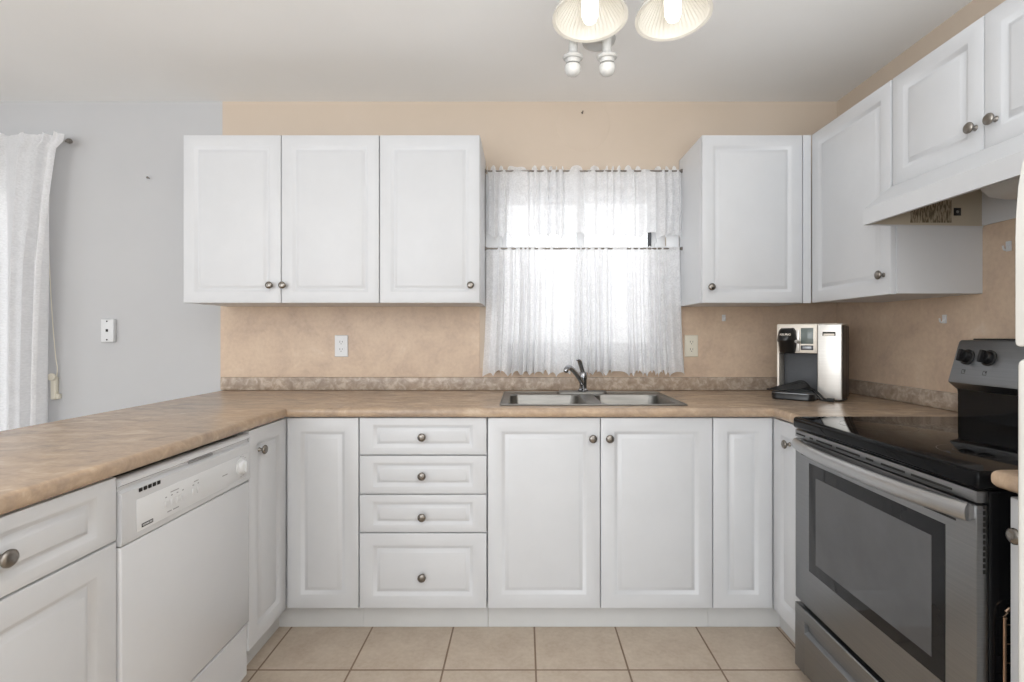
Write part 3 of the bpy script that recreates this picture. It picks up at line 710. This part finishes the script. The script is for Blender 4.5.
# ------------------------------------------------------------------ coffee maker (drawn in its own frame: x right, y back)
ANG = -math.radians(39)
cm = thing('coffee_maker', 'silver and black single-cup coffee maker in the right corner', 'coffee maker', (1.185, 2.365, ZT+.0008), rotz=ANG)
def cpart(name, bm, mat, parent=cm, label=None): return part(name, bm, mat, parent, label, local=True)
W_, H_ = .262, .340
bm = bmesh.new()
box(bm, .004, W_-.004, .105, .250, 0, H_-.006, bev=.006); box(bm, .168, W_-.0, .004, .106, 0, H_-.006, bev=.004); box(bm, .004, .17, .010, .107, .205, H_-.006, bev=.004)
box(bm, .004, .17, .03, .107, .002, .03)
hs = cpart('housing', bm, M['black_plastic'], label='black housing')
bm = bmesh.new(); box(bm, .166, W_-.002, -.006, .006, .004, H_-.002, bev=.004, seg=3)
tp = cpart('side_panel', bm, M['coffee_silver'], label='silver front panel')
bm = bmesh.new(); box(bm, .186, .236, -.0075, -.0055, .286, .304, bev=.001); sl = cpart('grip_slot', bm, M['dark'], tp)
bm = bmesh.new(); box(bm, .190, .232, -.0085, -.007, .2865, .2965, bev=.0008); cpart('grip', bm, M['champagne'], sl)
bm = bmesh.new(); box(bm, 0, .165, -.004, .012, .208, H_-.002, bev=.003); box(bm, 0, W_-.001, .006, .19, H_-.0055, H_+.001, bev=.002); box(bm, 0, .010, -.003, .10, .006, .212, bev=.002)
cf = cpart('front_frame', bm, M['champagne'], label='champagne silver frame')
bm = bmesh.new(); box(bm, .100, .150, -.0055, -.0035, .250, .322, bev=.0008); cpart('display', bm, M['lcd'], cf, 'grey display')
bm = bmesh.new(); box(bm, .100, .150, -.0055, -.0035, .222, .243, bev=.0008); bt = cpart('button_recess', bm, M['cavity'], cf)
bm = bmesh.new(); box(bm, .107, .143, -.0075, -.005, .226, .239, bev=.001); cpart('button', bm, M['panel_steel'], bt)
bm = bmesh.new(); box(bm, .011, .166, .1025, .1052, .03, .205); cpart('cup_bay', bm, M['cavity'], label='charcoal cup bay')
bm = bmesh.new()   # brew head: rounded hood and a tapering snout
L = []
for z, w2, f in ((.207, .030, .030), (.215, .034, .040), (.255, .038, .052), (.262, .042, .062), (.268, .042, .064), (.29, .040, .056), (.31, .036, .040), (.322, .028, .02)):
    L.append([(.045+w2*math.cos(t)*(1 if abs(math.cos(t)) < .99 else 1), -.002-(f if math.sin(t) < 0 else .010)*abs(math.sin(t)), z) for t in [2*PI*i/28 for i in range(28)]])
loft(bm, L, True, True)
bh = cpart('brew_head', bm, M['black_plastic'], label='black brew head')
bm = bmesh.new(); tube(bm, smooth_path([(.088, -.002, .258), (.096, -.03, .258), (.088, -.05, .262)], 5), .007, 10)
cpart('lift_handle', bm, M['coffee_silver'], bh, 'silver lift handle')
cpart('hinge_cover', B(.082, .096, -.012, -.004, .215, .315, bev=.003), M['coffee_silver'], bh, 'silver upright')
bm = text_bm('KEURIG', .0135, .0004, .0003); bmesh.ops.rotate(bm, verts=bm.verts, matrix=Matrix.Rotation(PI/2-.45, 3, 'X'))
for v in bm.verts: v.co.y += .012*(v.co.x/.03)**2
bmesh.ops.translate(bm, verts=bm.verts, vec=(.045, -.0565, .292)); cpart('lettering', bm, M['champagne'], bh, 'pale lettering')
bm = bmesh.new(); loft(bm, [[(x, y, z) for x, y in rrect(-.010+i, .166-i, -.088+i, .03, .03-i*.5)] for i, z in ((.004, 0), (0, .004), (0, .024), (.003, .028))], True, True)
dt = cpart('drip_tray', bm, M['black_plastic'], label='black drip tray')
bm = bmesh.new(); loft(bm, [[(x, y, z) for x, y in rrect(-.009+i, .165-i, -.086+i, .028, .03-i*.5)] for i, z in ((.0, .0282), (0, .031), (.003, .033))], True, True)
cpart('tray_plate', bm, M['panel_steel'], dt, 'steel tray plate')
bm = bmesh.new()   # folded power cord lying on the tray
for k in range(5):
    o_ = k*.0075
    P = smooth_path([(.150, -.03-o_*.3, .042+o_*.3), (.11, -.045+o_, .052+o_), (.06, -.05+o_, .050+o_*.6), (.00-k*.004, -.055+o_, .043), (-.030+k*.006, -.05, .040), (-.012, -.072+o_*.5, .042), (.06, -.066+o_*.6, .044+o_*.4), (.12, -.058+o_*.5, .056+o_*.5), (.150, -.03, .048)], 6)
    tube(bm, P, .0032, 8)
P = smooth_path([(.148, -.03, .05), (.165, -.045, .045), (.185, -.05, .026), (.20, -.05, .012), (.215, -.052, .009)], 6); tube(bm, P, .0045, 8)
P = smooth_path([(.148, -.035, .045), (.162, -.05, .036), (.178, -.058, .02), (.196, -.062, .006), (.24, -.04, .005), (.262, .0, .005), (.268, .08, .005)], 6); tube(bm, P, .0032, 8)
cpc = cpart('power_cord', bm, M['black_matte'], label='black folded power cord')
bm = bmesh.new(); box(bm, .208, .238, -.062, -.042, .001, .017, bev=.004); cpart('plug', bm, M['black_matte'], cpc)

# ------------------------------------------------------------------ curtains
def curtain(name, mat, label, cat, x0, x1, y, z_top, z_bot, folds, amp, header=.018, scal=.012, nscal=14, nx=420, nz=46, flare=0, ruf=.01, seed=1, group=None, edge=None):
    r = random.Random(seed); ph = [r.uniform(0, 2*PI) for _ in range(6)]
    cum = [0]
    for i in range(nx): u = i/nx; cum.append(cum[-1]+1+.55*math.sin(2*PI*3.1*u+ph[0])+.35*math.sin(2*PI*7.3*u+ph[1]))
    tot = cum[-1]; bm = bmesh.new(); G = []
    rod_z = z_top-header
    for i in range(nx+1):
        u = i/nx; q = cum[i]/tot; col = []
        for j in range(nz+1):
            v = j/nz
            th = 2*PI*folds*q
            spread = 1-math.exp(-v*5)
            a = amp*(.35+.65*min(1, v*3+.1))*(1+.4*math.sin(2*PI*2.3*u+ph[2]))
            y_ = y+a*math.sin(th+.5*math.sin(v*2.2+ph[3]))+.3*a*math.sin(2.7*th+ph[4])
            x = x0+(x1-x0)*u+.35*a*math.cos(th+ph[5])
            if flare: x += (u-.5)*2*flare*v*v
            if edge: x += edge(u, v)
            zt = z_top-ruf*(1-max(0, math.sin(2*PI*folds*1.1*q+ph[2]+1.2*math.sin(2*PI*2.7*u)))**.45)
            zb = z_bot+scal*abs(math.sin(PI*nscal*q))**.7+.35*scal*math.sin(th*.5+ph[0])
            col.append(bm.verts.new((x, y_, zt+(zb-zt)*v)))
        G.append(col)
    for i in range(nx):
        for j in range(nz): bm.faces.new((G[i][j], G[i+1][j], G[i+1][j+1], G[i][j+1]))
    return solo(name, bm, mat, label, cat, group, ang=80)
CY = 2.618
curtain('lace_valance', M['lace_valance'], 'white lace valance with scalloped hem across the top of the window', 'curtain', -.193, .810, CY, 2.083, 1.700, 17, .016, header=.026, scal=.028, nscal=20, seed=3, ruf=.022)
curtain('cafe_curtain', M['lace'], 'white lace cafe curtain covering the lower window behind the faucet', 'curtain', -.196, .803, CY, 1.668, .992, 23, .017, header=.012, scal=.024, nscal=36, seed=5, flare=.024, ruf=.006)
def rod(label, z, x0=-.2015, x1=.8195, y=CY, r=.0045):
    t = thing('curtain_rod', label, 'curtain rod', (.3, y, z))
    part('rod', tube(bmesh.new(), [(x0+.004, y, z), (x1-.004, y, z)], r, 12), M['nickel'], t)
    for x, s in ((x0, 1), (x1, -1)): part('end_bracket', lathe(bmesh.new(), [(.010, 0), (.010, .003), (.007, .006), (.007, .012)], (x, y, z), (s, 0, 0), 16), M['nickel'], t)
rod('thin metal curtain rod holding the lace valance', 2.055)
rod('thin metal curtain rod holding the cafe curtain', 1.653)
# drape on the dining side
def drape_edge(u, v):
    w_ = max(0, (u-.5)*2); return w_*(-.018*math.sin(min(1, v*6)*PI)*0 - .082*(1-math.exp(-v*4))+ (.03 if v < .03 else 0))
curtain('sheer_drape', M['drape'], 'long white sheer drape hanging at the left edge of the photo', 'curtain', -3.3, -2.366, 2.578, 2.240, .03, 9, .036, header=.03, scal=.004, nscal=10, nx=300, nz=60, seed=11, edge=drape_edge)
t = thing('curtain_rod', 'metal rod with a small finial carrying the long sheer drape', 'curtain rod', (-2.8, 2.632, 2.20))
part('rod', tube(bmesh.new(), [(-3.4, 2.632, 2.216), (-2.388, 2.632, 2.216)], .007, 12), M['white_metal'], t)
part('finial', lathe(bmesh.new(), [(.007, 0), (.006, .006), (.012, .010), (.0145, .018), (.012, .026), (0, .031)], (-2.388, 2.632, 2.216), (1, 0, 0), 16), M['nickel'], t)
part('bracket', tube(bmesh.new(), smooth_path([(-2.55, YB-.001, 2.19), (-2.55, 2.66, 2.185), (-2.55, 2.637, 2.208)], 5), .005, 8), M['nickel'], t)
# drape cord with its tension pulley
t = thing('drape_pull', 'white drape cord with a plastic tension pulley on the grey wall', 'drape pull', (-2.49, 2.66, .86))
bm = bmesh.new(); tube(bm, smooth_path([(-2.50, 2.655, 2.18), (-2.502, 2.656, 1.75), (-2.485, 2.657, 1.35), (-2.466, 2.658, 1.10), (-2.458, 2.66, 1.03), (-2.463, 2.66, .975)], 8), .0022, 8)
part('cord', bm, M['ivory'], t)
bm = bmesh.new(); box(bm, -2.490, -2.462, 2.652, 2.6755, .865, .985, bev=.006, seg=3); box(bm, -2.464, -2.448, 2.655, 2.6755, .868, .895, bev=.003)
ps = part('pulley_housing', bm, M['ivory'], t)
bm = bmesh.new(); lathe(bm, [(.019, 0), (.019, .008), (.008, .010), (0, .010)], (-2.477, 2.652, .985), (0, -1, 0), 20); part('pulley_wheel', bm, M['ivory'], ps)

# ------------------------------------------------------------------ wall plates, hooks, nail
def outlet(label, x, z, yb, mat, w_=.070, h_=.114):
    t = thing('electrical_outlet', label, 'outlet', (x, yb, z-h_/2))
    bm = bmesh.new(); rings_mesh(bm, 'S', x-w_/2, x+w_/2, z-h_/2, z+h_/2, yb-.006, [(0, 0, .0055), (0, 0, .003), (.003, .003, 0)]); part('plate', bm, mat, t)
    for s in (1, -1):
        bm = bmesh.new(); loft(bm, [[(px, y, pz) for px, pz in rrect(x-.0165, x+.0165, z+s*.0195-.0145, z+s*.0195+.0145, .010)] for y in (yb-.006, yb-.0078)], True, True)
        rc = part('receptacle', bm, mat, t)
        bm = bmesh.new(); c = z+s*.0195
        box(bm, x-.0075, x-.0055, yb-.0082, yb-.0077, c-.002, c+.008); box(bm, x+.0055, x+.0075, yb-.0082, yb-.0077, c-.001, c+.007); box(bm, x-.002, x+.002, yb-.0082, yb-.0077, c-.010, c-.006)
        part('slots', bm, M['dark'], rc)
outlet('white wall outlet on the laminate backsplash left of the window', -.965, 1.147, YB-.0042, M['white_plastic'])
outlet('ivory wall outlet on the backsplash right of the cafe curtain', .884, 1.147, YB-.0042, M['ivory'])
t = thing('phone_jack', 'white phone jack wall plate on the grey wall', 'wall plate', (-2.194, YB, 1.16))
part('plate', B(-2.226, -2.158, YB-.022, YB-.0002, 1.168, 1.288, bev=.004), M['white_plastic'], t)
bm = bmesh.new(); box(bm, -2.198, -2.186, YB-.0232, YB-.0216, 1.222, 1.236); lathe(bm, [(.004, 0), (.004, .0015), (0, .002)], (-2.192, YB-.022, 1.277), (0, -1, 0), 12); lathe(bm, [(.004, 0), (.004, .0015), (0, .002)], (-2.192, YB-.022, 1.180), (0, -1, 0), 12)
part('jack_and_screws', bm, M['dark'], t, 'dark socket and screws')
bm = bmesh.new(); lathe(bm, [(.003, 0), (.003, .012), (.006, .013), (.006, .015), (0, .0155)], (-1.985, YB-.0002, 2.035), (0, -1, 0), 12)
solo('nail', bm, M['nickel'], 'small nail in the grey wall left of the cabinets', 'nail')
bm = bmesh.new(); tube(bm, smooth_path([(.306, YB-.0012, 2.385), (.306, YB-.008, 2.378), (.308, YB-.018, 2.372), (.310, YB-.020, 2.385)], 4), .0022, 8)
solo('wall_hook', bm, M['dark'], 'tiny dark hook in the beige wall high above the window', 'hook')
def hook(label, p, n):
    n = Vector(n); s = Vector((n.y, -n.x, 0)); p = Vector(p); bm = bmesh.new()
    t = thing('adhesive_hook', label, 'hook', p)
    q = [p+s*a+Vector((0, 0, b_)) for a, b_ in ((-.009, -.017), (.009, -.017), (.009, .017), (-.009, .017))]
    A = [bm.verts.new(v+n*.0003) for v in q]; C = [bm.verts.new(v+n*.004) for v in q]; bm.faces.new(A); bm.faces.new(C)
    for i in range(4): bm.faces.new((A[i], A[(i+1) % 4], C[(i+1) % 4], C[i]))
    part('pad', bm, M['white_plastic'], t)
    bm = bmesh.new(); tube(bm, smooth_path([p+n*.003+Vector((0, 0, .004)), p+n*.009+Vector((0, 0, -.011)), p+n*.018+Vector((0, 0, -.012)), p+n*.022+Vector((0, 0, .002))], 5), .003, 8)
    part('prong', bm, M['white_plastic'], t)
hook('small white hook under the cabinet right of the curtain', (.723*0+1.056, YB-.0042, 1.295), (0, -1, 0))
hook('small white hook on the right wall laminate above the counter', (XR-.0042, 1.985, 1.268), (-1, 0, 0))
hook('small white hook high behind the range under the hood', (XR-.0042, 1.722, 1.508), (-1, 0, 0))
bm = bmesh.new(); lathe(bm, [(.140, 0), (.139, .0008), (.1385, .0009), (0, .0009)], (.313, YB-.0001, 2.32), (0, -1, 0), 64)
o = solo('round_wall_patch', bm, M['beige'], 'faint round painted-over patch on the beige wall above the window', 'wall patch')

# ------------------------------------------------------------------ ceiling light
cl = thing('ceiling_light', 'white multi-arm ceiling light with two lit ribbed glass shades', 'ceiling light', (.30, 1.50, 2.0))
def rib(t, h): return 1+(.022 if h < -.02 else 0)*math.cos(44*t)
HB = Vector((.245, 1.66, 2.175))
part('ceiling_plate', lathe(bmesh.new(), [(.075, 0), (.075, -.012), (.06, -.026), (.02, -.032), (0, -.032)], (HB.x, HB.y, ZC-.0005), (0, 0, 1), 32), M['white_metal'], cl)
part('stem', tube(bmesh.new(), [(HB.x, HB.y, ZC-.03), (HB.x, HB.y, HB.z)], .011, 14), M['white_metal'], cl)
part('hub', lathe(bmesh.new(), [(.0, .03), (.03, .028), (.052, .012), (.056, 0), (.052, -.010), (.03, -.022), (0, -.024)], HB, (0, 0, 1), 32), M['white_metal'], cl)
def shade_unit(c, ax, bulb_dir):
    """c: centre of the shade's mouth, ax: direction the mouth faces"""
    ax = Vector(ax).normalized(); c = Vector(c)
    bm = bmesh.new(); prof = []
    outer = [(.108, 0), (.1075, -.004), (.104, -.010), (.096, -.022), (.078, -.045), (.055, -.075), (.036, -.098), (.030, -.108)]
    inner = [(r-.004, h+.0005) for r, h in reversed(outer[3:])]+[(.0945, -.008), (.0985, -.002)]
    open_lathe(bm, outer+inner, c, ax, 176, rib)
    sh = part('glass_shade', bm, M['shade'], cl, 'ribbed clear glass shade')
    bm = bmesh.new(); lathe(bm, [(.0, -.165), (.016, -.163), (.022, -.15), (.022, -.125), (.034, -.112), (.036, -.098), (.033, -.094), (0, -.094)], c, ax, 28)
    part('socket', bm, M['white_metal'], cl)
    bm = bmesh.new(); lathe(bm, [(.013, -.095), (.014, -.078), (.0225, -.062), (.024, -.045), (.0235, -.008), (.017, .008), (.008, .013), (0, .014)], c, ax, 24)
    bl = part('bulb', bm, M['bulb_on'], cl, 'glowing bulb')
    s = c-ax*.16
    bm = bmesh.new(); tube(bm, smooth_path([HB+Vector((0, 0, .005)), HB*.6+s*.4+Vector((0, 0, .05)), HB*.2+s*.8+Vector((0, 0, .035)), s], 6), .008, 10)
    part('arm', bm, M['white_metal'], cl)
    l = bpy.data.lights.new('bulb_light', 'POINT'); l.energy = .3; l.color = (1, .93, .82); l.shadow_soft_size = .03
    lo = bpy.data.objects.new('bulb_light', l); COL.objects.link(lo); lo.location = c+ax*.10
shade_unit((.1895, 1.45, 2.113), (0, -.06, -1), None)
shade_unit((.4285, 1.45, 2.118), (.025, -.07, -1), None)
for x, y, z in ((.156, 1.61, 2.092), (.263, 1.60, 2.088)):
    ax = Vector((-.02 if x < .2 else .03, .12, -1)).normalized(); c = Vector((x, y, z))
    bm = bmesh.new(); lathe(bm, [(0, -.075), (.014, -.074), (.0145, -.012), (.020, -.006), (.031, -.002), (.0325, .004), (.030, .008), (.024, .009), (.022, .02), (.012, .021), (0, .021)], c, ax, 26)
    part('bare_socket', bm, M['white_metal'], cl, 'white socket without a shade')
    bm = bmesh.new(); lathe(bm, [(.018, .021), (.0245, .026), (.0262, .036), (.024, .048), (.016, .057), (.006, .0605), (0, .061)], c, ax, 26)
    part('bulb', bm, M['bulb_off'], cl, 'unlit frosted bulb')
    bm = bmesh.new(); s = c-ax*.074; tube(bm, smooth_path([HB+Vector((0, -.03, .0)), HB*.4+s*.6+Vector((0, 0, .02)), s], 5), .008, 10)
    part('arm', bm, M['white_metal'], cl)
